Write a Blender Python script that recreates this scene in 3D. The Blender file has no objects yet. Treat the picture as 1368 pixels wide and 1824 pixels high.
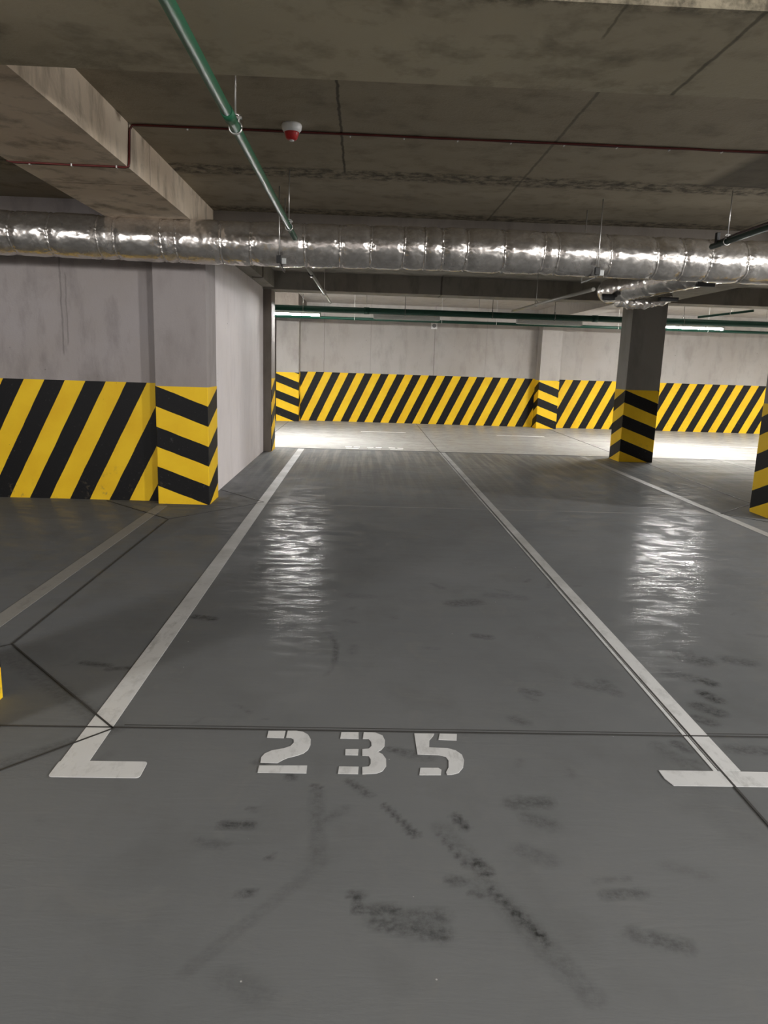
import bpy, bmesh, math, random
import numpy as np
from mathutils import Vector, Matrix, noise
random.seed(7)
C = bpy.context.scene.collection
sc = bpy.context.scene
PI = math.pi

# ---------------------------------------------------------------- materials
class NT:
    """tiny helper to write shader maths"""
    def __init__(s, name):
        s.m = bpy.data.materials.new(name); s.m.use_nodes = True
        s.t = s.m.node_tree; s.n = s.t.nodes; s.l = s.t.links
        s.b = s.n['Principled BSDF']
        g = s.n.new('ShaderNodeNewGeometry'); s.P = g.outputs['Position']; s.N = g.outputs['Normal']
        sp = s.n.new('ShaderNodeSeparateXYZ'); s.l.new(s.P, sp.inputs[0]); s.x, s.y, s.z = sp.outputs
        sn = s.n.new('ShaderNodeSeparateXYZ'); s.l.new(s.N, sn.inputs[0]); s.nx, s.ny, s.nz = sn.outputs
    def put(s, sock, v):
        if isinstance(v, bpy.types.NodeSocket): s.l.new(v, sock)
        else: sock.default_value = v
    def m_(s, op, a, b=0.0, c=0.0, clamp=False):
        n = s.n.new('ShaderNodeMath'); n.operation = op; n.use_clamp = clamp
        for i, v in enumerate((a, b, c)): s.put(n.inputs[i], v)
        return n.outputs[0]
    def add(s, a, b): return s.m_('ADD', a, b)
    def sub(s, a, b): return s.m_('SUBTRACT', a, b)
    def mul(s, a, b): return s.m_('MULTIPLY', a, b)
    def rng(s, v, a, b, c=0.0, d=1.0):
        n = s.n.new('ShaderNodeMapRange'); n.clamp = True
        s.put(n.inputs[0], v)
        for i, q in enumerate((a, b, c, d)): s.put(n.inputs[i+1], q)
        return n.outputs[0]
    def noise(s, scale, detail=4.0, rough=.55, stretch=(1, 1, 1), off=(0, 0, 0), dist=0.0):
        mp = s.n.new('ShaderNodeMapping'); s.l.new(s.P, mp.inputs[0])
        mp.inputs['Scale'].default_value = stretch; mp.inputs['Location'].default_value = off
        n = s.n.new('ShaderNodeTexNoise'); s.l.new(mp.outputs[0], n.inputs['Vector'])
        n.inputs['Scale'].default_value = scale; n.inputs['Detail'].default_value = detail
        n.inputs['Roughness'].default_value = rough; n.inputs['Distortion'].default_value = dist
        return n.outputs[0]
    def voro(s, scale, stretch=(1, 1, 1)):
        mp = s.n.new('ShaderNodeMapping'); s.l.new(s.P, mp.inputs[0]); mp.inputs['Scale'].default_value = stretch
        n = s.n.new('ShaderNodeTexVoronoi'); s.l.new(mp.outputs[0], n.inputs['Vector']); n.inputs['Scale'].default_value = scale
        return n.outputs['Distance']
    def mix(s, f, a, b):
        n = s.n.new('ShaderNodeMix'); n.data_type = 'RGBA'
        s.put(n.inputs[0], f)
        for i, v in ((6, a), (7, b)):
            s.put(n.inputs[i], v if isinstance(v, bpy.types.NodeSocket) else (*v[:3], 1))
        return n.outputs[2]
    def attr(s, name):
        n = s.n.new('ShaderNodeAttribute'); n.attribute_name = name; return n.outputs['Fac']
    def bump(s, h, strength=.3, dist=.01):
        n = s.n.new('ShaderNodeBump'); s.put(n.inputs['Height'], h)
        n.inputs['Strength'].default_value = strength; n.inputs['Distance'].default_value = dist
        s.l.new(n.outputs[0], s.b.inputs['Normal'])
    def out(s, col=None, rough=None, metal=None, spec=None):
        if col is not None: s.put(s.b.inputs['Base Color'], col if isinstance(col, bpy.types.NodeSocket) else (*col[:3], 1))
        if rough is not None: s.put(s.b.inputs['Roughness'], rough)
        if metal is not None: s.put(s.b.inputs['Metallic'], metal)
        if spec is not None: s.put(s.b.inputs['Specular IOR Level'], spec)
        return s.m

def plain(name, col, rough=.5, metal=0.0, var=.12, scale=30, spec=.4):
    t = NT(name)
    f = t.noise(scale, 3)
    c = t.mix(f, [v*(1-var) for v in col], [v*(1+var) for v in col])
    return t.out(c, rough, metal, spec)

def concrete(name, base, dark, warm, panel=None, seams=(), bands=(), streak=.5, rough=.8, pits=True):
    """cast concrete: cloudy tone, form-board streaks, small pits; seams = (axis, at, lo, hi, width) thin form joints"""
    t = NT(name)
    a = t.noise(.9, 5, .6); b = t.noise(5, 5, .6, (1, 1, .35), (3, 1, 7)); c = t.noise(60, 3, .6)
    col = t.mix(t.rng(a, .35, .65), base, warm)
    col = t.mix(t.mul(t.rng(b, .5, .72), streak), col, dark)
    s2 = t.noise(2.2, 6, .65, (1, 1, 1), (9, 2, 1), .6)
    col = t.mix(t.mul(t.rng(s2, .57, .72), .55*streak), col, dark)
    if pits:
        v = t.voro(7.5, (1, 1, 1)); col = t.mix(t.mul(t.rng(v, .035, .07, 1, 0), t.rng(t.noise(1.3, 2), .5, .62)), col, [q*.35 for q in dark])
    ax = {'x': t.x, 'y': t.y, 'z': t.z}
    wob = t.mul(t.sub(t.noise(9, 4), .5), .05)
    for (A, at, B, lo, hi, w, k) in seams:
        d = t.m_('ABSOLUTE', t.sub(t.add(ax[A], t.mul(wob, .5)), at))
        msk = t.rng(d, w*.4, w, 1, 0)
        rg = t.mul(t.rng(ax[B], lo-.02, lo+.02), t.rng(ax[B], hi-.02, hi+.02, 1, 0))
        col = t.mix(t.mul(t.mul(msk, rg), k), col, [q*.25 for q in dark])
    rag = t.noise(11, 6, .7, (1, 1, 1), (4, 4, 4))
    for (A, lo, hi, k) in bands:                    # ragged dirty strips where form boards met
        m1 = t.mul(t.rng(t.add(ax[A], wob), lo-.04, lo+.03), t.rng(t.add(ax[A], wob), hi-.03, hi+.04, 1, 0))
        col = t.mix(t.mul(t.mul(m1, t.rng(rag, .42, .6)), k), col, [q*.45 for q in dark])
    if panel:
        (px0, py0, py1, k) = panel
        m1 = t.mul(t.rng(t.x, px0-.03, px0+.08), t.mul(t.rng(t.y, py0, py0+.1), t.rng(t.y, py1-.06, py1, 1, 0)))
        col = t.mix(t.mul(m1, k), col, [q*.4 for q in dark])  # rectangle of the surface in a darker tone
    t.bump(t.add(t.mul(c, .4), t.add(b, a)), .25, .012)
    return t.out(col, t.rng(b, .3, .7, rough-.08, rough+.08), 0, .35)

YEL = (.92, .60, .022); BLK = (.0065, .0065, .0075)
def stripe_mat(name, w_builder, P, u0, below):
    t = NT(name)
    w = w_builder(t)
    w = t.add(w, t.mul(t.sub(t.noise(5, 3), .5), .012))
    f = t.m_('FRACT', t.add(t.mul(t.sub(w, u0), 1/P), 100.0))
    msk = t.rng(f, .497, .503) if not below else t.rng(f, .497, .503, 1, 0)   # 1 = yellow
    wrap = t.mul(t.rng(f, .0, .006), t.rng(f, .994, 1, 1, 0)) if False else None
    a = t.noise(3, 5); p = t.voro(14); fine = t.noise(90, 2)
    yel = t.mix(t.rng(a, .4, .7), YEL, (.84, .51, .016))
    pit = t.mul(t.rng(p, .03, .08, 1, 0), t.rng(t.noise(2.1, 2, .5, (1, 1, 1), (5, 0, 0)), .5, .6))
    yel = t.mix(t.mul(pit, .8), yel, (.25, .13, .01))
    blk = t.mix(t.rng(t.noise(25, 5, .7), .62, .75), BLK, (.05, .05, .05))
    blk = t.mix(t.mul(pit, .7), blk, (.2, .19, .17))
    scuff = t.mul(t.rng(t.noise(9, 6, .7, (1, 1, 1), (1, 8, 3)), .6, .7), t.rng(t.z, .05, .45, .6, 0))
    col = t.mix(msk, blk, yel)
    col = t.mix(scuff, col, (.16, .13, .08))
    t.bump(t.add(t.mul(fine, .3), a), .2, .008)
    return t.out(col, .55, 0, .22)

def wall_stripes(name, k, P, u0):
    return stripe_mat(name, lambda t: t.sub(t.x, t.mul(t.z, k)), P, u0, False)
def pillar_stripes(name, xL, W, yF, top=1.216, P=.411, a=.37):
    def w(t):
        fr = t.add(t.z, t.mul(t.sub(t.x, xL), a))
        rt = t.add(t.z, t.sub(a*W, t.mul(t.sub(t.y, yF), a*.97)))
        lf = t.add(t.z, t.mul(t.sub(t.y, yF), a))
        isr = t.rng(t.nx, .5, .6); isl = t.rng(t.nx, -.6, -.5, 1, 0)
        v = t.add(t.mul(rt, isr), t.mul(lf, isl))
        rest = t.sub(1.0, t.add(isr, isl))
        return t.add(v, t.mul(fr, rest))
    return stripe_mat(name, w, P, top-P*3, True)

# ---------------------------------------------------------------- mesh helpers
def add_box(bm, x0, x1, y0, y1, z0, z1, bev=0.0):
    r = bmesh.ops.create_cube(bm, size=1)
    vs = r['verts']
    for v in vs:
        v.co = Vector(((x0+x1)/2 + v.co.x*(x1-x0), (y0+y1)/2 + v.co.y*(y1-y0), (z0+z1)/2 + v.co.z*(z1-z0)))
    if bev:
        es = list({e for v in vs for e in v.link_edges})
        bmesh.ops.bevel(bm, geom=es, offset=bev, segments=2, affect='EDGES', profile=.6)
def add_tube(bm, pts, rad, n=16, caps=True):
    pts = [Vector(p) for p in pts]
    rad = rad if hasattr(rad, '__len__') else [rad]*len(pts)
    tans = []
    for i in range(len(pts)):
        a = pts[max(i-1, 0)]; b = pts[min(i+1, len(pts)-1)]
        tans.append((b-a).normalized())
    up = Vector((0, 0, 1)) if abs(tans[0].z) < .9 else Vector((1, 0, 0))
    s = tans[0].cross(up).normalized()
    rings = []
    for i, p in enumerate(pts):
        t = tans[i]
        s = (s - t*s.dot(t)).normalized(); u = t.cross(s)
        rings.append([bm.verts.new(p + (s*math.cos(2*PI*k/n) + u*math.sin(2*PI*k/n))*rad[i]) for k in range(n)])
    for A, B in zip(rings, rings[1:]):
        for k in range(n):
            f = bm.faces.new((A[k], A[(k+1) % n], B[(k+1) % n], B[k])); f.smooth = True
    if caps:
        bm.faces.new(rings[0][::-1]); bm.faces.new(rings[-1])
def add_prism(bm, poly, z0, z1):
    lo = [bm.verts.new((x, y, z0)) for x, y in poly]; hi = [bm.verts.new((x, y, z1)) for x, y in poly]
    bm.faces.new(hi); bm.faces.new(lo[::-1])
    n = len(poly)
    for i in range(n): bm.faces.new((lo[i], lo[(i+1) % n], hi[(i+1) % n], hi[i]))
def add_lathe(bm, prof, c, n=28):
    rings = [[bm.verts.new((c[0]+r*math.cos(2*PI*k/n), c[1]+r*math.sin(2*PI*k/n), c[2]+z)) for k in range(n)] for r, z in prof]
    for A, B in zip(rings, rings[1:]):
        for k in range(n):
            f = bm.faces.new((A[k], A[(k+1) % n], B[(k+1) % n], B[k])); f.smooth = True
    bm.faces.new(rings[0][::-1]); bm.faces.new(rings[-1])
def obj(name, bm, mat, parent=None, loc=None):
    bmesh.ops.recalc_face_normals(bm, faces=bm.faces)
    me = bpy.data.meshes.new(name); bm.to_mesh(me); bm.free()
    me.materials.append(mat)
    o = bpy.data.objects.new(name, me); C.objects.link(o)
    if parent:
        o.parent = parent
        o.location = -Vector(parent.location)
    return o
def tag(o, label=None, cat=None, group=None, kind=None):
    for k, v in (('label', label), ('category', cat), ('group', group), ('kind', kind)):
        if v: o[k] = v
    return o
def thing(name, loc, label, cat, group=None, kind=None):
    o = bpy.data.objects.new(name, None); C.objects.link(o); o.location = loc; o.empty_display_size = .1
    return tag(o, label, cat, group, kind)
def box(name, dims, mat, parent=None, bev=0.0):
    bm = bmesh.new(); add_box(bm, *dims, bev=bev); return obj(name, bm, mat, parent)
def tube(name, pts, rad, mat, parent=None, n=16):
    bm = bmesh.new(); add_tube(bm, pts, rad, n); return obj(name, bm, mat, parent)
def struct(name, dims, mat, label=None, cat=None, bev=0.0):
    return tag(box(name, dims, mat, bev=bev), label, cat, kind='structure')

# ---------------------------------------------------------------- palette
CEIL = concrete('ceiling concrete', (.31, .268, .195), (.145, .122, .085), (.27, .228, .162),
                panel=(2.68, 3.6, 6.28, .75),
                seams=[('x', -.18, 'y', 4.0, 6.3, .012, .8), ('x', 1.255, 'y', 3.4, 8.0, .014, .55), ('x', 3.9, 'y', -8, 8, .014, .5)],
                bands=[('y', 6.2, 6.5, .95), ('y', 7.75, 8.05, .9), ('y', 4.05, 4.25, .35)], streak=.6, pits=False)
FRONTB = concrete('front beam concrete', (.37, .33, .238), (.15, .13, .09), (.33, .285, .205), seams=[('x', 1.325, 'y', 2.6, 3.6, .012, .65), ('x', .85, 'y', 2.5, 2.95, .008, .5), ('x', -1.75, 'y', 2.6, 3.5, .01, .35)], bands=[('y', 2.60, 2.73, .8)], streak=.75, pits=False)
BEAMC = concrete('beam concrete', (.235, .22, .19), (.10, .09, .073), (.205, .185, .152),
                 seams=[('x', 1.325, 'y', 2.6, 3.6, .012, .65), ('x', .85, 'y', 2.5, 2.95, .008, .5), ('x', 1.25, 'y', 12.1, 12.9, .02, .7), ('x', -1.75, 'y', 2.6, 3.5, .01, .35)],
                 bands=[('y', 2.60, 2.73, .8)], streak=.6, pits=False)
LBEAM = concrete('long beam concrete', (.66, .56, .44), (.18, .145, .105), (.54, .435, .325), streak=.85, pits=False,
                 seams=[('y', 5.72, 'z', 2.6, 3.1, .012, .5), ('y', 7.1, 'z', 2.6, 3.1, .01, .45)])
WALLC = concrete('wall concrete', (.37, .34, .342), (.23, .207, .202), (.335, .298, .278), streak=.75,
                 seams=[('x', -3.05, 'z', 1.5, 2.7, .012, .35), ('x', -3.0, 'z', 1.6, 2.3, .01, .3)])
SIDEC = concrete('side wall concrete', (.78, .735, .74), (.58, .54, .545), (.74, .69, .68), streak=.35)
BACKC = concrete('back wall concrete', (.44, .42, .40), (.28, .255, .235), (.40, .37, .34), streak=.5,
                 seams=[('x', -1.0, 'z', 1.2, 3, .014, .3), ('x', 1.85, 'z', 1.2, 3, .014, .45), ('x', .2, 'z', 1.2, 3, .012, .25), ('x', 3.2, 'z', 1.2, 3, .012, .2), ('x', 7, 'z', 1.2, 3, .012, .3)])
PILC = concrete('pillar concrete', (.33, .302, .298), (.21, .188, .18), (.30, .268, .257), streak=.45)
COLC = concrete('grey column concrete', (.26, .25, .235), (.16, .15, .14), (.235, .222, .205), streak=.45, pits=False)
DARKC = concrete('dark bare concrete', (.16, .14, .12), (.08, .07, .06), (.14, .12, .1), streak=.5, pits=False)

STEEL = plain('galvanised steel', (.55, .54, .52), .35, .9)
BLACKM = plain('black metal', (.02, .02, .02), .45, .3)
GREEN = plain('green pipe paint', (.018, .098, .05), .5, spec=.22)
DGREEN = plain('dark green pipe paint', (.006, .034, .022), .5, spec=.2)
PIPEG = plain('unpainted pipe', (.33, .32, .28), .5, .1)
WHITEP = plain('white plastic', (.75, .75, .74), .4, 0, .03)
REDP = plain('red plastic', (.45, .02, .02), .35)
REDC = plain('red cable sheath', (.11, .014, .011), .5)
DARKCAB = plain('dark cable sheath', (.03, .014, .012), .45)
GREYM = plain('grey lamp housing', (.42, .43, .42), .45, .1)
RAILM = plain('pale steel rail', (.62, .62, .6), .45, .2)
GREYP = plain('grey grille', (.22, .22, .22), .5)

def foil(name, k=1.0):
    t = NT(name)
    a = t.noise(26, 5, .6, (.8, 1, 1), (0, 0, 0), .8); b = t.noise(85, 4, .6, (1, 1.3, 1.3)); v = t.voro(16, (.7, 1.2, 1.2))
    c = t.noise(4, 3)
    col = t.mix(t.rng(a, .35, .7), (.60, .565, .53), (.80, .765, .73))
    h = t.add(t.mul(a, .8), t.add(t.mul(b, .18), t.mul(v, .5)))
    cr = t.mul(h, t.rng(c, .35, .65, .25, 1.0))
    t.bump(cr, .22*k, .012)
    return t.out(col, t.rng(c, .3, .7, .20, .30), .88)
FOIL = foil('aluminium foil wrap')
FOILC = foil('crumpled foil tape', 3)

def lamp_mat(name, strength):
    m = bpy.data.materials.new(name); m.use_nodes = True
    n = m.node_tree.nodes; n.remove(n['Principled BSDF'])
    e = n.new('ShaderNodeEmission'); e.inputs[0].default_value = (1.0, .98, .945, 1); e.inputs[1].default_value = strength
    m.node_tree.links.new(e.outputs[0], n['Material Output'].inputs[0])
    return m
LIT = lamp_mat('lit fluorescent tube', 1050.0)

# ---------------------------------------------------------------- floor
def build_floor():
    def grid(xs, ys):
        X, Y = np.meshgrid(xs, ys); n, m = len(xs), len(ys)
        v = np.stack([X.ravel(), Y.ravel(), np.zeros(n*m)], 1)
        i = np.arange(n*m).reshape(m, n)
        f = np.stack([i[:-1, :-1].ravel(), i[:-1, 1:].ravel(), i[1:, 1:].ravel(), i[1:, :-1].ravel()], 1)
        return v, f
    xs = np.concatenate([np.linspace(-14, -3.2, 12)[:-1], np.arange(-3.2, 3.4, .016), np.linspace(3.4, 18, 16)[1:]])
    ys = np.concatenate([np.linspace(-8, 1.2, 8)[:-1], np.arange(1.2, 5.2, .016), np.arange(5.2, 9, .05), np.linspace(9, 24, 18)[1:]])
    v, f = grid(xs, ys)
    me = bpy.data.meshes.new('floor'); me.from_pydata(v.tolist(), [], f.tolist())
    x, y = v[:, 0], v[:, 1]
    st = np.zeros(len(v))
    def cap(ax, ay, bx, by, w, s, soft=.6):
        dx, dy = bx-ax, by-ay; L = max(dx*dx+dy*dy, 1e-9)
        t = np.clip(((x-ax)*dx+(y-ay)*dy)/L, 0, 1)
        d = np.hypot(x-ax-t*dx, y-ay-t*dy)
        np.maximum(st, s*np.clip((1-d/w)/soft, 0, 1), out=st)
    S = [(-.42, 2.163, -.33, 2.166, .03, .8), (-.015, 2.43, .064, 2.34, .022, .6), (.113, 2.285, .212, 2.122, .014, .8), (.19, 2.15, .212, 2.122, .02, .9),
         (.355, 2.225, .38, 2.16, .022, .9), (.288, 2.134, .363, 1.961, .010, .75), (.39, 1.985, .412, 1.945, .035, .9), (.30, 2.16, .40, 1.95, .05, .25),
         (.414, 1.874, .533, 1.668, .016, .95), (.47, 1.78, .52, 1.69, .022, 1.0), (.40, 1.9, .60, 1.5, .05, .3), (.001, 1.846, .038, 1.846, .016, .7),
         (.02, 1.84, .026, 1.78, .02, .8), (.058, 1.784, .131, 1.785, .03, .7), (.082, 1.736, .255, 1.696, .04, .65), (.15, 1.75, .25, 1.76, .05, .5),
         (.569, 2.30, .684, 2.31, .05, .5), (-.307, 1.843, -.284, 1.849, .022, .8), (-.126, 2.36, -.10, 2.01, .035, .33), (-.081, 1.988, -.402, 1.57, .028, .22),
         (.304, 1.909, .333, 1.904, .03, .6), (-.36, 2.55, -.335, 2.54, .03, .6), (.147, 2.659, .236, 2.63, .03, .6), (-.234, 2.47, -.221, 2.445, .025, .7),
         (-.139, 2.40, -.117, 2.382, .012, .8), (.36, 1.856, .381, 1.85, .02, .6), (-.254, 2.003, -.241, 2.008, .012, .8), (.603, 2.225, .671, 2.18, .045, .4),
         (-.477, 2.078, -.401, 2.058, .03, .35), (-.345, 2.256, -.324, 2.249, .018, .5),
         (1.76, 3.69, 1.85, 3.62, .10, .7), (1.749, 3.367, 1.77, 3.335, .05, .9), (1.681, 3.222, 1.707, 3.148, .05, .9), (1.592, 3.086, 1.651, 3.019, .06, .7),
         (1.522, 2.961, 1.574, 2.924, .05, .6), (2.017, 3.645, 2.092, 3.611, .08, .5), (1.62, 3.45, 1.72, 3.38, .07, .5), (1.336, 2.735, 1.364, 2.691, .04, .6), (1.55, 2.7, 1.75, 2.68, .05, .45),
         (.69, 3.927, .752, 3.909, .05, .55), (.632, 4.497, .765, 4.534, .09, .5), (.698, 2.934, .739, 2.897, .04, .4), (.81, 3.219, .864, 3.19, .04, .5), (1.225, 3.33, 1.252, 3.205, .05, .4), (1.1, 3.3, 1.2, 3.25, .05, .4),
         (-1.86, 3.62, -.99, 2.80, .07, .3), (-.99, 2.78, -1.5, 2.35, .05, .35),
         (.2, 2.62, .3, 2.6, .04, .3), (.75, 1.85, .86, 1.86, .03, .5), (.78, 1.70, .90, 1.66, .04, .5), (-.3, 1.55, -.2, 1.5, .05, .2), (.55, 2.05, .62, 2.0, .05, .3), (1.25, 2.72, 1.36, 2.45, .05, .25),
         (-.52, 3.02, -.45, 2.95, .015, .3), (-.62, 5.0, -.35, 4.7, .12, .25), (-.95, 4.15, -.85, 4.12, .05, .8), (-.55, 4.9, -.4, 4.88, .05, .5), (-1.35, 3.45, -1.22, 3.42, .03, .7), (-1.2, 3.38, -1.1, 3.4, .03, .6),
         (-.05, 4.62, .08, 4.6, .07, .25), (.9, 4.7, 1.1, 4.65, .08, .25), (2.2, 3.2, 2.4, 3.1, .08, .3)]
    for s in S: cap(*s)
    # curved tyre scuff in the bay
    for k in range(12):
        a0 = -.5 + k*.11; a1 = a0 + .11
        cap(-.42+.32*math.cos(a0), 3.62+.55*math.sin(a0), -.42+.32*math.cos(a1), 3.62+.55*math.sin(a1), .02, .55 if 2 < k < 8 else .25)
    # random small smudges
    rr = random.Random(3)
    for _ in range(70):
        cx, cy = rr.uniform(-2.8, 3.0), rr.uniform(1.3, 5.2); a = rr.uniform(0, PI); L = rr.uniform(.01, .12)
        cap(cx, cy, cx+L*math.cos(a), cy+L*math.sin(a), rr.uniform(.01, .045), rr.uniform(.1, .38), 1.0)
    at = me.attributes.new('stain', 'FLOAT', 'POINT'); at.data.foreach_set('value', st.astype(np.float32))
    t = NT('sealed concrete floor')
    cl = t.noise(.55, 4, .55); md = t.noise(2.6, 5, .6, (1, .7, 1)); fn = t.noise(70, 3, .6); sw = t.noise(5, 6, .65, (.7, .7, 1), (2, 5, 0), 1.2)
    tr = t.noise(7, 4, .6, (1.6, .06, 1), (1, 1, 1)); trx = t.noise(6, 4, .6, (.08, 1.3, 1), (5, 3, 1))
    col = t.mix(t.rng(cl, .35, .65), (.153, .160, .166), (.183, .190, .196))
    col = t.mix(t.mul(t.rng(md, .5, .7), .4), col, (.122, .126, .126))
    col = t.mix(t.mul(t.rng(sw, .55, .72), .35), col, (.20, .20, .195))
    stx = t.noise(9, 5, .65, (.35, 1.5, 1), (1, 9, 1), .4)
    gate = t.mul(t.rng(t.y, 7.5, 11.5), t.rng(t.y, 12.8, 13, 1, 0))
    col = t.mix(t.mul(t.mul(t.rng(tr, .44, .62), gate), .5), col, (.30, .296, .282))  # pale tyre streaks, lightened further to put grazing sheen into the colour
    glare = t.mul(t.mul(t.rng(t.x, 4.6, 6.2), t.rng(t.y, 8.5, 11.0)), t.rng(trx, .44, .6, .35, 1.0))
    col = t.mix(t.mul(glare, .85), col, (.46, .455, .44))  # lamp sheen right of the column painted in as pale streaks
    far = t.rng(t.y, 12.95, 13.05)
    col = t.mix(t.mul(far, .8), col, t.mix(t.rng(trx, .4, .65), (.43, .425, .41), (.52, .515, .50)))  # far lane paler: part of its strong lamp light is in the colour
    stn = t.mul(t.attr('stain'), t.rng(t.noise(34, 5, .7, (1, 1, 1), (7, 2, 0)), .38, .62, .25, 1.0))
    col = t.mix(t.mul(stn, .95), col, (.022, .022, .021))
    spk = t.mul(t.rng(t.voro(6.0), .012, .022, 1, 0), .8)
    col = t.mix(spk, col, (.55, .55, .54))
    r = t.add(t.rng(sw, .38, .68, .25, .17), t.mul(t.sub(md, .5), .16))
    r = t.add(r, t.mul(stn, .12))
    t.bump(t.add(t.mul(stx, 1.6), t.add(t.mul(md, .6), t.mul(fn, .05))), .16, .008)
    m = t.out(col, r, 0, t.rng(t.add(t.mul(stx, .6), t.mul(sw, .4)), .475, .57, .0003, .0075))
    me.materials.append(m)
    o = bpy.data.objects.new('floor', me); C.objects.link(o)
    tag(o, 'grey sealed concrete garage floor with scuffs and cut joints', 'floor', kind='structure')
    return o
FLOOR = build_floor()

# saw-cut joints, pale worn strips
JOINT = plain('joint sealant', (.035, .034, .033), .7)
def strip(bm, a, b, w, z1):
    a, b = Vector((*a, 0)), Vector((*b, 0)); n = (b-a).normalized().cross(Vector((0, 0, 1)))*w/2
    add_prism(bm, [tuple((p)[:2]) for p in (a-n, b-n, b+n, a+n)], 0.0002, z1)
bm = bmesh.new()
J = [((-14, 2.80), (18, 2.80)), ((-14, 12.98), (18, 12.98)),
     ((1.425, -8), (1.425, 12.9)), ((1.42, 13.05), (1.45, 19.3)), ((-1.80, 3.67), (-1.80, 6.82)), ((4.72, 8.5), (4.85, 12.2)), ((-1.85, 13.1), (-1.85, 18.8)), ((4.75, 13.1), (4.85, 18.8)),
     ((-.985, 2.79), (-1.80, 3.67)), ((-.985, 2.79), (-1.80, 1.92)), ((-1.80, 3.67), (-2.65, 2.83)),
     ((-1.80, 6.82), (-1.03, 7.8)), ((-1.03, 7.8), (-1.62, 8.5)), ((-1.80, 6.82), (-2.66, 7.66)),
     ((4.0, 7.8), (4.72, 8.5)), ((4.0, 7.8), (4.71, 6.95)), ((4.72, 8.5), (5.5, 7.8))]
for a, b in J: strip(bm, a, b, .009, .0034)
# double edge of the main joint: a second hairline just behind it
strip(bm, (-.95, 2.825), (18, 2.825), .005, .0012)
o = obj('floor_joint', bm, JOINT, FLOOR)
WORN = plain('pale worn joint edge', (.22, .218, .21), .8, spec=.02)
bm = bmesh.new(); strip(bm, (-1.0, 7.72), (4.0, 7.72), .035, .0008); strip(bm, (1.40, 8.2), (1.40, 12.9), .03, .0008)
obj('floor_seam', bm, WORN, FLOOR)

# ---------------------------------------------------------------- painted markings
def paint_mat(name, col, wear, fading=True):
    t = NT(name)
    a = t.noise(14, 6, .7, (1, .6, 1)); b = t.noise(3, 3); ln = t.noise(9, 5, .7, (1.0, .25, 1), (3, 3, 3))
    w = t.mul(t.rng(a, .5, .74), wear)
    c = t.mix(w, col, (.20, .20, .195))
    c = t.mix(t.mul(t.rng(ln, .58, .7), wear), c, (.14, .14, .135))
    c = t.mix(t.rng(b, .4, .7, 0, .25), c, [q*.8 for q in col])
    if not fading: return t.out(c, .6, 0, .1)
    fade = t.mul(t.rng(t.y, 3.0, 5.5), t.rng(t.noise(2.0, 5, .6), .3, .6, .45, .8))
    c = t.mix(fade, c, (.27, .265, .25))
    return t.out(c, .6, 0, .1)
PAINT = paint_mat('white road paint', (.68, .69, .70), .45)
BARS = paint_mat('white lane paint', (.86, .86, .85), .3, False)
FADED = paint_mat('worn white road paint', (.34, .335, .318), .6)
ZP = .0022
def marking(name, polys, mat, label, cat='painted line', group=None):
    bm = bmesh.new()
    for i, p in enumerate(polys): add_prism(bm, p, .0004, ZP + i*.0003)
    return tag(obj(name, bm, mat), label, cat, group)
def rect(x0, x1, y0, y1): return [(x0, y0), (x1, y0), (x1, y1), (x0, y1)]
def rrect(x0, x1, y0, y1, r=.02):
    P = []
    for cx, cy, a in ((x1-r, y0+r, -PI/2), (x1-r, y1-r, 0), (x0+r, y1-r, PI/2), (x0+r, y0+r, PI)):
        P += [(cx+r*math.cos(a+k*PI/8), cy+r*math.sin(a+k*PI/8)) for k in range(5)]
    return P
g = 'bay lines painted along the floor'
marking('bay_line', [rect(-1.096, -.99, 2.54, 12.9), rrect(-1.10, -.772, 2.43, 2.54, .014)], PAINT,
        'long white bay line with an L-shaped foot at the left of the stencilled number', group=g)
marking('bay_line', [rect(1.396, 1.412, 2.53, 12.9), rect(1.418, 1.503, 2.53, 12.9), [(1.195, 2.424), (1.85, 2.421), (1.85, 2.523), (1.18, 2.527), (1.18, 2.47)]], PAINT,
        'long white bay line ending in a crossbar at the right of the stencilled number', group=g)
marking('bay_line', [rect(-2.083, -1.978, 2.54, 7.46)], FADED, 'worn white line running to the foot of the striped pillar on the left wall', group=g)
marking('bay_line', [rect(3.92, 4.02, 2.5, 12.9)], FADED, 'worn white line passing beside the free-standing grey column', group=g)
marking('bay_line', [rect(6.45, 6.55, 2.5, 12.9)], FADED, 'white line beyond the free-standing grey column, towards the right edge', group=g)
g2 = 'short bars across the far lane'
marking('lane_bar', [rect(.0, 1.02, 16.55, 16.65)], BARS, 'short white bar on the far lane below the round-grilled box', 'painted line', g2)
marking('lane_bar', [rect(3.1, 4.2, 16.55, 16.65)], BARS, 'short white bar on the far lane before the striped pilaster', 'painted line', g2)
marking('lane_bar', [rect(7.2, 9.3, 15.4, 15.5)], BARS, 'white bar on the bright far lane behind the grey column', 'painted line', g2)
marking('lane_bar', [rect(9.9, 12.8, 17.6, 17.7)], BARS, 'white bar on the far lane close to the right end of the back wall', 'painted line', g2)
marking('lane_bar', [rect(1.18, 1.75, 13.12, 13.22)], FADED, 'faded crossbar at the far end of the centre bay line', 'painted line', g2)

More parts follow.
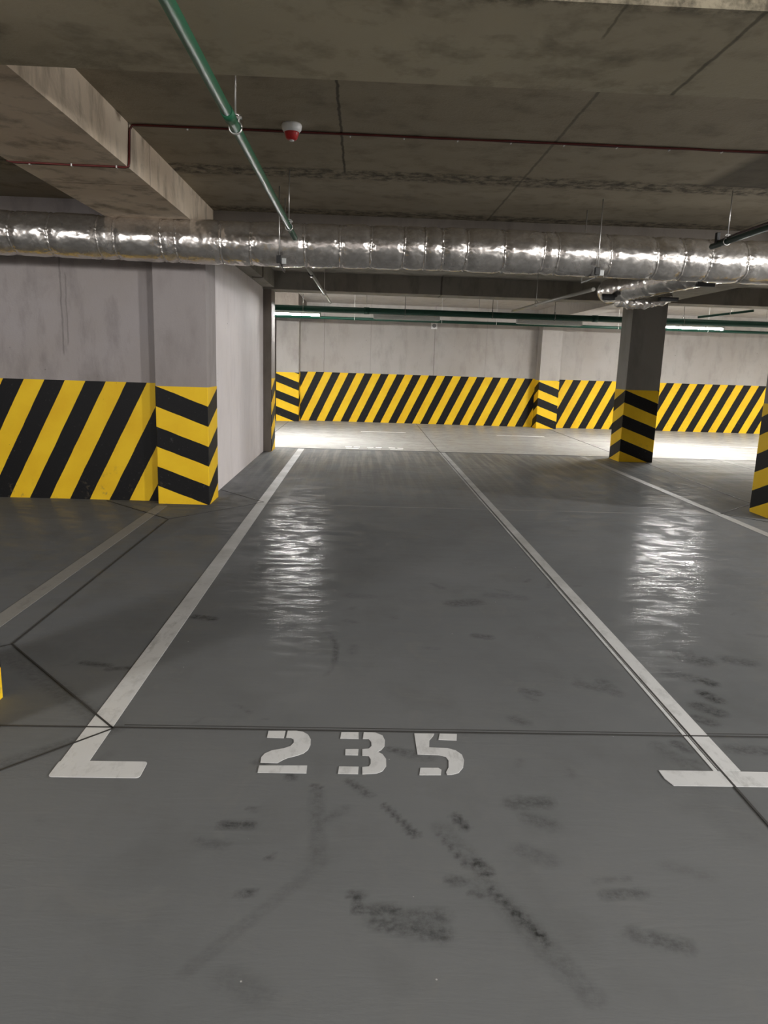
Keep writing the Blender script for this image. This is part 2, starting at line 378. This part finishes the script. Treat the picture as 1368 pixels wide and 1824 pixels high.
DIG = {
 'two': [[(-0.352, 2.524), (-0.171, 2.528), (-0.17, 2.475), (-0.351, 2.476)], [(-0.35, 2.79), (-0.28, 2.792), (-0.281, 2.733), (-0.349, 2.736)], [(-0.271, 2.793), (-0.236, 2.794), (-0.208, 2.787), (-0.185, 2.764), (-0.171, 2.725), (-0.169, 2.684), (-0.176, 2.644), (-0.192, 2.617), (-0.219, 2.597), (-0.25, 2.582), (-0.271, 2.562), (-0.285, 2.544), (-0.35, 2.546), (-0.352, 2.583), (-0.342, 2.611), (-0.318, 2.635), (-0.274, 2.652), (-0.248, 2.67), (-0.237, 2.698), (-0.24, 2.723), (-0.252, 2.736), (-0.272, 2.738)]],
 'three': [[(-0.049, 2.787), (0.022, 2.789), (0.023, 2.735), (-0.052, 2.737)], [(-0.029, 2.652), (0.023, 2.654), (0.021, 2.608), (-0.029, 2.609)], [(-0.05, 2.525), (0.024, 2.525), (0.022, 2.475), (-0.053, 2.476)], [(0.044, 2.79), (0.092, 2.789), (0.121, 2.766), (0.13, 2.727), (0.127, 2.681), (0.112, 2.649), (0.098, 2.636), (0.117, 2.619), (0.13, 2.583), (0.129, 2.532), (0.114, 2.497), (0.092, 2.481), (0.038, 2.474), (0.038, 2.523), (0.063, 2.528), (0.07, 2.548), (0.07, 2.582), (0.063, 2.603), (0.038, 2.606), (0.038, 2.654), (0.063, 2.659), (0.075, 2.679), (0.074, 2.713), (0.064, 2.736), (0.04, 2.736)]],
 'five': [[(0.36, 2.788), (0.432, 2.787), (0.424, 2.735), (0.35, 2.738)], [(0.254, 2.787), (0.337, 2.787), (0.331, 2.768), (0.312, 2.732), (0.306, 2.675), (0.378, 2.672), (0.41, 2.655), (0.431, 2.623), (0.434, 2.581), (0.423, 2.529), (0.401, 2.492), (0.372, 2.478), (0.356, 2.477), (0.354, 2.495), (0.367, 2.527), (0.373, 2.579), (0.365, 2.606), (0.338, 2.618), (0.255, 2.621)], [(0.259, 2.523), (0.328, 2.524), (0.338, 2.511), (0.332, 2.475), (0.251, 2.473)]]}
num = thing('bay_number', (.04, 2.63, 0), 'white stencilled number 235 painted on the floor between the bay lines', 'painted number')
for k, polys in DIG.items():
    bm = bmesh.new()
    for p in polys: add_prism(bm, p, .0004, ZP)
    obj('digit', bm, PAINT, num)['label'] = 'stencilled white digit ' + k
far = thing('bay_number', (.1, 13.0, 0), 'faded pale stencil fragments on the floor at the far end of the bay', 'painted number')
for x0 in (-.28, .12, .52):
    for a in ((0, .12, 13.35, 13.45), (.16, .27, 13.35, 13.45), (.02, .25, 13.15, 13.2)):
        bm = bmesh.new(); add_prism(bm, rect(x0+a[0], x0+a[1], a[2], a[3]), .0004, ZP)
        obj('stencil_stroke', bm, BARS, far)

# ---------------------------------------------------------------- shell
ZC = 3.0
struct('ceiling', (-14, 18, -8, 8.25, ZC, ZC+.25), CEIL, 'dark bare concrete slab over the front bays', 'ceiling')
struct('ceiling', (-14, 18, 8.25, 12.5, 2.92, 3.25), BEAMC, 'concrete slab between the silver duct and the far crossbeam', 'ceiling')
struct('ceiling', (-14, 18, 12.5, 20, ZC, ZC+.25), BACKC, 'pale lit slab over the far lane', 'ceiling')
struct('trim_1', (-14, 18, 2.69, 3.47, 2.70, ZC+.02), FRONTB, 'wide concrete crossbeam overhead nearest the camera', 'beam')
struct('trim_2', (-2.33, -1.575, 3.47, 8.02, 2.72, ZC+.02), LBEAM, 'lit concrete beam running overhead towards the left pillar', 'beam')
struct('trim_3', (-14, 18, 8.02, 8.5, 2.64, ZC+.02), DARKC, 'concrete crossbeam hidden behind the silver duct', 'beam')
struct('trim_4', (-2.33, -1.455, 8.5, 12.3, 2.665, 2.95), BEAMC, 'concrete beam along the top of the side wall behind the pillar', 'beam')
struct('trim_5', (-14, 18, 12.3, 12.8, 2.64, ZC+.02), BEAMC, 'dark concrete crossbeam over the free-standing grey column', 'beam')
struct('trim_6', (4.42, 5.02, 8.5, 12.3, 2.665, 2.95), BEAMC, 'concrete beam meeting the free-standing grey column from the front', 'beam')
struct('trim_7', (-5, -1.46, 16.9, 19.35, 2.66, ZC+.02), DARKC, 'concrete drop over the far lane at the left', 'beam')
struct('trim_8', (4.5, 5.0, 12.8, 19.35, 2.70, ZC+.02), BACKC, 'pale concrete beam from the grey column to the back wall', 'beam')
struct('wall_right', (18, 18.3, -8, 20, 0, 3), WALLC)
struct('wall_front', (-14, 18, -8.3, -8, 0, 3), SIDEC)
struct('wall_outer', (-14.3, -14, -8, 24, 0, 3), WALLC)
def banded(o, dims, mat, label=None):
    b = box('painted_band', dims, mat, o)
    b['label'] = label or 'yellow and black hazard stripes'
    return b
wl = struct('wall_left', (-14, -2.05, 7.72, 8.0, 0, ZC), WALLC, 'pale concrete wall with slanted hazard stripes left of the pillar', 'wall')
banded(wl, (-14, -2.05, 7.717, 7.73, 0, 1.24), wall_stripes('left wall stripes', .516, .417, -3.902))
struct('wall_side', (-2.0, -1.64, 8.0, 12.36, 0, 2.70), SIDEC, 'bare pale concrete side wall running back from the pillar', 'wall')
struct('wall_light_blocker', (5.0, 18, 7.6, 7.85, 0, ZC), WALLC)  # unseen wall added to keep lamp light off the grey column
wb = struct('wall_back', (-2.18, 18, 19.35, 19.65, 0, ZC), BACKC, 'far concrete wall with slanted hazard stripes', 'wall')
banded(wb, (-1.8, 4.8, 19.346, 19.36, 0, 1.262), wall_stripes('back wall stripes', .48, .4205, -1.385))
banded(wb, (4.8, 18, 19.346, 19.36, 0, 1.262), wall_stripes('back wall right stripes', .48, .4145, 4.945))
struct('wall_recess', (-14, -2.18, 21.5, 21.7, 0, ZC), DARKC)

def pillar(name, x0, x1, y0, y1, zt, mat, label, top=1.216, first=1.216, bevel=.005, P=.411, a=.37):
    o = struct(name, (x0, x1, y0, y1, 0, zt), mat, label, 'pillar', bev=bevel)
    bm = bmesh.new(); e = .003
    # thin coat of paint wrapped round the shaft
    vs = [(x0-e, y0-e), (x1+e, y0-e), (x1+e, y1+e), (x0-e, y1+e)]
    add_prism(bm, vs, 0.0005, top)
    es = [ed for ed in bm.edges if abs(ed.verts[0].co.z-ed.verts[1].co.z) > .5]
    bmesh.ops.bevel(bm, geom=es, offset=bevel, segments=1, affect='EDGES')
    b = obj('painted_band', bm, pillar_stripes('pillar stripes ' + name, x0, x1-x0, y0, first, P, a), o)
    b['label'] = 'yellow and black hazard stripes'
    return o
pillar('pillar', -2.095, -1.57, 7.575, 8.05, 2.72, PILC, 'pale concrete pillar with chevron stripes at the end of the left wall')
pillar('pillar', 4.425, 5.0, 12.3, 12.8, 2.64, COLC, 'free-standing grey concrete column with chevron stripes near the far lane', first=1.21)
pillar('pillar', 4.43, 5.0, 7.55, 8.0, 2.66, COLC, 'striped column cut off by the right edge of the photo', first=1.23)
pillar('pillar', -2.1, -1.56, 2.62, 3.06, 2.71, PILC, 'striped pillar just showing at the left edge of the photo')
p2 = struct('pillar', (-2.0, -1.505, 12.36, 12.85, 0, 2.66), DARKC, 'slim dark-faced pillar at the far end of the side wall', 'pillar', bev=.01)  # shade on the front face is put in by the dark concrete
bm = bmesh.new(); add_box(bm, -1.56, -1.501, 12.364, 12.854, 0.0005, 1.216)
obj('painted_band', bm, pillar_stripes('pillar stripes side', -2.0, .49, 12.36), p2)['label'] = 'yellow and black stripes on the lane side'
pillar('pillar', -2.18, -1.61, 18.9, 19.4, 2.68, BACKC, 'pale striped pilaster at the left end of the back wall', top=1.235, first=1.2)
pillar('pillar', 4.54, 5.06, 18.9, 19.4, 2.72, BACKC, 'pale striped pilaster standing against the middle of the back wall', top=1.235, first=1.2)
struct('wall_far', (-14, -2.1, 19.55, 19.8, 0, ZC), DARKC)

# ---------------------------------------------------------------- ventilation duct
DY, DZ, DR = 7.06, 2.552, .183
SEAMS = [-6.4, -5.9, -5.2, -4.5, -3.9, -3.5, -3.16, -2.82, -2.39, -2.24, -1.83, -1.7, -1.3, -1.03, -.55, -.23, .05, .35, .54, .7, .92, 1.26, 1.62, 1.75, 2.23, 2.66, 2.91, 3.16, 3.5, 4.0, 4.5, 5.1, 5.8, 6.4]
duct = thing('ventilation_duct', (.2, DY, DZ), 'long silver foil-wrapped round duct crossing under the ceiling', 'duct')
def duct_r(x, a):
    d = min(abs(x-s) for s in SEAMS)
    nz = noise.noise((x*9, math.cos(a)*2.2, math.sin(a)*2.2))*.0045 + noise.noise((x*28, math.cos(a)*6, math.sin(a)*6))*.0022
    wr = noise.noise((x*60, math.cos(a)*9, math.sin(a)*9))*.006*math.exp(-(d/.07)**2)
    belly = .013*(1-math.exp(-(d/.038)**2))
    return DR + belly - .004 + nz + wr
def duct_mesh():
    xs = list(np.arange(-8, -3.6, .06)) + list(np.arange(-3.6, 4.0, .0105)) + list(np.arange(4.0, 8, .06))
    n = 112; V = []; F = []
    for x in xs:
        sag = .008*math.sin(x*1.3)
        for k in range(n):
            a = 2*PI*k/n; r = duct_r(x, a)
            V.append((x, DY+r*math.cos(a), DZ+sag+r*math.sin(a)))
    for i in range(len(xs)-1):
        for k in range(n): F.append((i*n+k, i*n+(k+1) % n, (i+1)*n+(k+1) % n, (i+1)*n+k))
    me = bpy.data.meshes.new('sleeve'); me.from_pydata(V, [], F)
    me.polygons.foreach_set('use_smooth', [True]*len(F)); me.materials.append(FOIL)
    o = bpy.data.objects.new('sleeve', me); C.objects.link(o); o.parent = duct; o.location = -Vector(duct.location)
duct_mesh()
for s in SEAMS:
    bm = bmesh.new(); n = 112; w = .013; rings = []
    tilt = random.uniform(-.012, .012)
    for j, dx in enumerate((-w, -w*.4, w*.4, w)):
        R_ = []
        for k in range(n):
            a = 2*PI*k/n
            xx = s + dx + tilt*math.sin(a) + noise.noise((s*5, math.cos(a)*3, math.sin(a)*3))*.008
            r = duct_r(s, a) + (.007 if j in (1, 2) else -.004) + noise.noise((s*31+j*3.3, math.cos(a)*14, math.sin(a)*14))*.0065
            R_.append(bm.verts.new((xx, DY+r*math.cos(a), DZ+.008*math.sin(s*1.3)+r*math.sin(a))))
        rings.append(R_)
    for A, B in zip(rings, rings[1:]):
        for k in range(n): bm.faces.new((A[k], A[(k+1) % n], B[(k+1) % n], B[k])).smooth = True
    obj('tape_band', bm, FOILC, duct)

def duct_hanger(x, label, yaw=0):
    h = thing('duct_hanger', (x, DY, DZ), label, 'hanger', 'threaded rod hangers of the duct')
    for dy, zt in ((-.215, ZC), (.255, ZC)):
        tube('rod', [(x, DY+dy, DZ-.215), (x, DY+dy, zt)], .0055, STEEL, h, 8)
    bm = bmesh.new(); add_box(bm, x-.007, x+.007, DY-.19, DY+.25, DZ-.220, DZ-.210); obj('cross_rail', bm, BLACKM, h)
    bm = bmesh.new(); add_box(bm, x-.024, x+.018, DY-.238, DY-.2, DZ-.195, DZ-.13, .004); obj('clip', bm, BLACKM, h)
    bm = bmesh.new(); add_box(bm, x+.022, x+.06, DY-.226, DY-.19, DZ-.20, DZ-.15, .004); obj('bracket', bm, GREYM, h)
duct_hanger(-.765, 'threaded rod hanger on the duct beside the green pipe')
duct_hanger(2.10, 'threaded rod hanger on the duct above the branch duct')

# branch duct
br = thing('branch_duct', (3.0, 8.2, 2.42), 'short foil branch duct slanting back under the main duct', 'duct')
def branch():
    bm = bmesh.new()
    pts, rad = [], []
    N = 70
    A, B = Vector((3.50, 7.335, 2.54)), Vector((2.93, 9.3, 2.455))
    for i in range(N+1):
        t = i/N; p = A.lerp(B, t)
        pts.append(p); d = min(abs(t-s) for s in (.08, .24, .36, .52, .75, .9))
        r = .148 - .007*math.exp(-(d/.012)**2) + .004*noise.noise((t*30, 0, 0))
        if t > .9: r *= math.sqrt(max(1-((t-.9)/.1)**2, .03))
        rad.append(r)
    add_tube(bm, pts, rad, 40)
    for v in bm.verts:
        q = v.co*14; v.co += Vector((noise.noise(q), noise.noise(q+Vector((5, 0, 0))), noise.noise(q+Vector((0, 7, 0)))))*.006
    obj('sleeve', bm, FOIL, br)
    bm = bmesh.new()
    pts = [Vector((3.02, 8.95, 2.33)), Vector((3.2, 9.0, 2.31)), Vector((3.4, 9.06, 2.325)), Vector((3.6, 9.12, 2.37)), Vector((3.75, 9.2, 2.42))]
    P2 = []
    for i in range(len(pts)-1):
        for k in range(8): P2.append(pts[i].lerp(pts[i+1], k/8))
    add_tube(bm, P2, [.06+.003*math.sin(i*2.1) for i in range(len(P2))], 24)
    for v in bm.verts:
        q = v.co*22; v.co += Vector((noise.noise(q), noise.noise(q+Vector((5, 0, 0))), noise.noise(q+Vector((0, 7, 0)))))*.02
    obj('flexible_sleeve', bm, FOILC, br)
    box('hanger_bracket', (3.5, 3.72, 8.86, 8.95, 2.345, 2.39), BLACKM, br, .006)
    box('hanger_bracket', (2.80, 2.95, 8.83, 8.88, 2.33, 2.40), BLACKM, br, .012)
    box('hanger_bracket', (3.30, 3.48, 7.45, 7.5, 2.36, 2.42), BLACKM, br, .006)
branch()

# ---------------------------------------------------------------- pipes
def clamp(parent, x, y, z, r, zt, mat=STEEL, axis='y'):
    h = tube('hanger_rod', [(x, y, z+r+.03), (x, y, zt)], .0045, mat, parent, 8)
    bm = bmesh.new(); n = 20
    ring = []
    for k in range(n+1):
        a = 2*PI*k/n; e = .004 + (.03 if abs(a-PI/2) < .4 else 0)
        ring.append((x+(r+e)*math.cos(a) if axis == 'y' else x, y if axis == 'y' else y+(r+e)*math.cos(a), z+(r+e)*math.sin(a)))
    add_tube(bm, ring, .0055, 8, True)
    if axis == 'y': add_box(bm, x-.006, x+.03, y-.01, y+.01, z+r+.012, z+r+.024, .002)
    obj('clamp', bm, mat, parent)
def couple(parent, a, b, r, mat): tube('coupling', [a, b], r, mat, parent, 20)
gp = thing('sprinkler_pipe', (-.63, 3, 2.57), 'bright green pipe running overhead towards the duct', 'pipe')
tube('pipe_run', [(-.625, -4, 2.57), (-.625, 6.80, 2.57)], .0235, GREEN, gp, 24)
couple(gp, (-.625, 3.50, 2.57), (-.625, 3.62, 2.57), .0275, GREEN)
clamp(gp, -.625, 3.74, 2.57, .024, ZC); clamp(gp, -.625, 6.28, 2.57, .024, ZC)
gp = thing('sprinkler_pipe', (-.63, 11, 2.55), 'thin pipe continuing behind the duct to the far green mains', 'pipe')
tube('pipe_run', [(-.63, 7.32, 2.50), (-.60, 13.55, 2.555)], .021, PIPEG, gp, 16)
couple(gp, (-.63, 8.9, 2.515), (-.63, 9.15, 2.517), .028, BLACKM)
clamp(gp, -.61, 11.6, 2.537, .022, 2.92)
rp = thing('sprinkler_pipe', (3.02, 5, 2.6), 'dark pipe with a cable, ending before the duct at the right edge', 'pipe')
tube('pipe_run', [(3.02, -4, 2.60), (3.02, 6.62, 2.60)], .0235, DGREEN, rp, 20)
tube('cable', [(3.02, -4, 2.64), (3.02, 6.2, 2.636), (3.025, 6.5, 2.628)], .009, DARKCAB, rp, 10)
clamp(rp, 3.02, 6.35, 2.60, .024, ZC, STEEL)
bm = bmesh.new(); add_box(bm, 3.0, 3.03, 6.50, 6.54, 2.61, 2.70, .004); obj('bracket', bm, BLACKM, rp)
rp = thing('sprinkler_pipe', (3.05, 10, 2.6), 'thin dark pipe slanting back from beside the branch duct', 'pipe')
tube('pipe_run', [(2.40, 7.9, 2.345), (2.68, 13.55, 2.52)], .021, PIPEG, rp, 16)
clamp(rp, 2.56, 11.2, 2.447, .022, 2.92)
rp = thing('sprinkler_pipe', (6.9, 13, 2.6), 'thin dark pipe behind the grey column at the right', 'pipe')
tube('pipe_run', [(6.75, 12.9, 2.62), (6.1, 13.6, 2.53)], .021, DGREEN, rp, 16)
clamp(rp, 6.5, 13.17, 2.587, .022, ZC)

fm = thing('water_main', (3, 13.75, 2.48), 'thick dark green pipe crossing the far lane under the ceiling', 'pipe')
tube('pipe_run', [(-6, 13.75, 2.452), (17, 13.75, 2.452)], .054, DGREEN, fm, 24)
for x in (-1.1, .75, 2.35, 3.5, 5.9, 7.6, 9.5): clamp(fm, x, 13.75, 2.452, .056, ZC, plain('rod steel', (.12, .12, .11), .5, .6), 'x')
for x in (.0, 4.2, 8.4): couple(fm, (x, 13.75, 2.452), (x+.1, 13.75, 2.452), .062, DGREEN)
fm = thing('water_main', (3, 16.4, 2.41), 'thinner green pipe beyond the lamps along the far lane', 'pipe')
tube('pipe_run', [(-6, 16.4, 2.46), (17, 16.4, 2.46)], .031, DGREEN, fm, 20)
for x in (-.2, 1.7, 2.9, 5.6, 7.6, 9.4): clamp(fm, x, 16.4, 2.46, .033, ZC, RAILM, 'x')

# ---------------------------------------------------------------- lamps over the far lane
LY, LZ = 14.4, 2.40
rail = thing('cable_rail', (3, LY, LZ+.05), 'pale metal rail carrying the row of lamps over the far lane', 'rail')
bm = bmesh.new(); add_box(bm, -6, 17, LY-.028, LY+.028, LZ+.034, LZ+.052); obj('channel', bm, RAILM, rail)
for x in (-2.6, .05, 2.2, 5.1, 7.8, 10.4, 13): tube('drop_rod', [(x, LY, LZ+.06), (x, LY, ZC)], .005, STEEL, rail, 8)
def lamp(xc, lit, label, L=1.27):
    t = thing('ceiling_lamp', (xc, LY, LZ), label, 'lamp', 'strip lamps over the far lane')
    bm = bmesh.new(); add_box(bm, xc-L/2, xc+L/2, LY-.055, LY+.055, LZ+.0, LZ+.033, .008); obj('housing', bm, GREYM, t)
    if lit:
        for dy in (-.028, .028):
            bm = bmesh.new(); add_tube(bm, [(xc-L/2+.03, LY+dy, LZ-.018), (xc+L/2-.03, LY+dy, LZ-.018)], .013, 10); obj('tube', bm, LIT, t)['label'] = 'glowing white fluorescent tube'
    else:
        bm = bmesh.new(); add_box(bm, xc-L/2+.02, xc+L/2-.02, LY-.048, LY+.048, LZ-.05, LZ+.002, .012); obj('diffuser', bm, GREYM, t)
    for s in (-1, 1):
        bm = bmesh.new(); add_box(bm, xc+s*(L/2-.015)-.015, xc+s*(L/2-.015)+.015, LY-.05, LY+.05, LZ-.045, LZ+.002, .004); obj('end_cap', bm, GREYM, t)
    if lit:
        for s in (-.3, .3):
            bm = bmesh.new(); add_box(bm, xc+s*L*.7-.012, xc+s*L*.7+.012, LY-.045, LY+.045, LZ-.036, LZ+.002, .003); obj('clip', bm, WHITEP, t)
    return t
lamp(-1.45, True, 'lit strip lamp at the left, just past the side wall')
lamp(.82, False, 'unlit strip lamp above the round-grilled box, left of the two unlit ones')
lamp(3.57, False, 'unlit strip lamp between the round-grilled box and the grey column')
lamp(6.35, True, 'lit strip lamp just right of the grey column')

# ---------------------------------------------------------------- small fittings
sd = thing('smoke_detector', (-.495, 5.12, ZC), 'white round smoke detector with a red underside on the slab', 'detector')
bm = bmesh.new(); add_lathe(bm, [(.062, 0), (.066, -.012), (.062, -.034), (.05, -.05)], (-.495, 5.12, ZC)); obj('base', bm, WHITEP, sd)
bm = bmesh.new(); add_lathe(bm, [(.048, -.048), (.046, -.058), (.036, -.088), (.026, -.095), (.02, -.096)], (-.495, 5.12, ZC)); obj('sounder', bm, REDP, sd)
bm = bmesh.new(); add_lathe(bm, [(.015, -.094), (.015, -.101), (.008, -.103)], (-.495, 5.12, ZC), 16); obj('lens', bm, WHITEP, sd)

sp = thing('wall_sounder', (1.81, 19.3, 2.52), 'small white box with a round grey grille high on the back wall', 'sounder')
bm = bmesh.new(); add_box(bm, 1.735, 1.895, 19.27, 19.35, 2.44, 2.60, .01); obj('casing', bm, WHITEP, sp)
bm = bmesh.new(); add_tube(bm, [(1.815, 19.275, 2.52), (1.815, 19.258, 2.52)], .05, 24); obj('grille', bm, GREYP, sp)

def wob(a, b, n, amp, seed):
    a, b = Vector(a), Vector(b); out = []
    for i in range(n+1):
        p = a.lerp(b, i/n); f = math.sin(PI*i/n)
        out.append(p + Vector((0, noise.noise((i*.6, seed, 0))*amp*f, noise.noise((i*.6, seed, 9))*amp*.3*f)))
    return out
cb = thing('alarm_cable', (.5, 5.26, ZC), 'dark red cable clipped across the slab and down the lit beam', 'cable')
for k, mt in ((0, REDC), (1, DARKCAB)):
    o_ = k*.011
    pts = wob((9, 5.27+o_, ZC-.009), (-1.50, 5.245+o_, ZC-.009), 60, .02, 3+k)
    pts += [Vector((-1.55, 5.24+o_, ZC-.012)), Vector((-1.566, 5.236+o_, ZC-.04)), Vector((-1.567, 5.22+o_, 2.86)), Vector((-1.566, 5.20+o_, 2.75)), Vector((-1.568, 5.19+o_, 2.722)), Vector((-1.59, 5.18+o_, 2.713))]
    pts += wob((-1.62, 5.18+o_, 2.714), (-2.30, 5.17+o_, 2.714), 8, .012, 8+k) + [Vector((-2.34, 5.17+o_, 2.72)), Vector((-2.345, 5.16+o_, 2.9)), Vector((-2.38, 5.16+o_, 2.993)), Vector((-5, 5.16+o_, 2.993))]
    tube('strand', pts, .0062, mt, cb, 8)
for x in list(np.arange(-1.2, 4.0, .36)):
    box('clip', (x-.004, x+.004, 5.262, 5.289, ZC-.018, ZC-.0005), WHITEP, cb)
for x in (-1.64, -1.93, -2.2):
    box('clip', (x-.004, x+.004, 5.17, 5.20, 2.705, 2.72), STEEL, cb)
c2 = tube('ceiling_conduit', [(-1.448, 10.9, 2.90), (-1.448, 10.9, 2.70), (-1.448, 10.88, 2.664), (-1.47, 10.87, 2.657), (-1.60, 10.85, 2.657)], .009, DARKC)
tag(c2, 'thin brown conduit bent round the beam above the side wall', 'conduit')
# grey panel glimpsed beyond the left pilaster
box_ = struct('door_1', (-2.9, -2.36, 19.45, 19.55, .02, 1.6), plain('grey door paint', (.35, .36, .36), .5), 'narrow grey panel glimpsed beyond the left pilaster', 'door')

# ---------------------------------------------------------------- lights out of frame (strip lamps of the near lane and side lanes)
def area(name, loc, w, energy, sx=1.27, sy=.12, col=(1, .965, .90), rot=(0, 0, 0)):
    l = bpy.data.lights.new(name, 'AREA'); l.shape = 'RECTANGLE'; l.size = sx; l.size_y = sy; l.energy = energy; l.color = col
    o = bpy.data.objects.new(name, l); o.location = loc; o.rotation_euler = rot; C.objects.link(o); return o
def point(name, loc, energy, r=.25, col=(1, .985, .968)):
    l = bpy.data.lights.new(name, 'POINT'); l.energy = energy; l.shadow_soft_size = r; l.color = col
    o = bpy.data.objects.new(name, l); o.location = loc; C.objects.link(o); return o
point('near_lane_lamp', (9.5, -1.5, 2.45), 1900)
point('near_lane_lamp', (4.75, -2.4, 2.45), 800)
point('near_lane_lamp', (-5.2, -2.4, 2.45), 800, .45)
area('far_lane_lamp', (12.1, 14.4, 2.38), 1, 560)
point('side_bay_lamp', (8.6, 5.8, 2.42), 800)

w = bpy.data.worlds.new('World'); sc.world = w; w.use_nodes = True
w.node_tree.nodes['Background'].inputs[0].default_value = (.5, .5, .52, 1)
w.node_tree.nodes['Background'].inputs[1].default_value = .02

# ---------------------------------------------------------------- camera
cam = bpy.data.cameras.new('Camera'); co = bpy.data.objects.new('Camera', cam); C.objects.link(co)
R = [[0.9990816968947301, 0.02539521055549616, 0.03450863965427465], [-0.02878724607605689, -0.19867277309408624, 0.9796430082915216], [0.03173416760060215, -0.9797368077764291, -0.19775927309420702]]
co.matrix_world = Matrix(((R[0][0], -R[0][1], -R[0][2], 0), (R[1][0], -R[1][1], -R[1][2], 0), (R[2][0], -R[2][1], -R[2][2], 1.5), (0, 0, 0, 1)))
cam.sensor_fit = 'VERTICAL'; cam.sensor_height = 36; cam.sensor_width = 27; cam.lens = 36*1300/1824
cam.clip_start = .05; cam.clip_end = 200
sc.camera = co
sc.view_settings.view_transform = 'Standard'; sc.view_settings.look = 'None'; sc.view_settings.gamma = 1; sc.view_settings.use_curve_mapping = False
sc.view_settings.exposure = 0.0
sc.cycles.max_bounces = 10; sc.cycles.diffuse_bounces = 6; sc.cycles.glossy_bounces = 4
sc.cycles.sample_clamp_indirect = 4.0
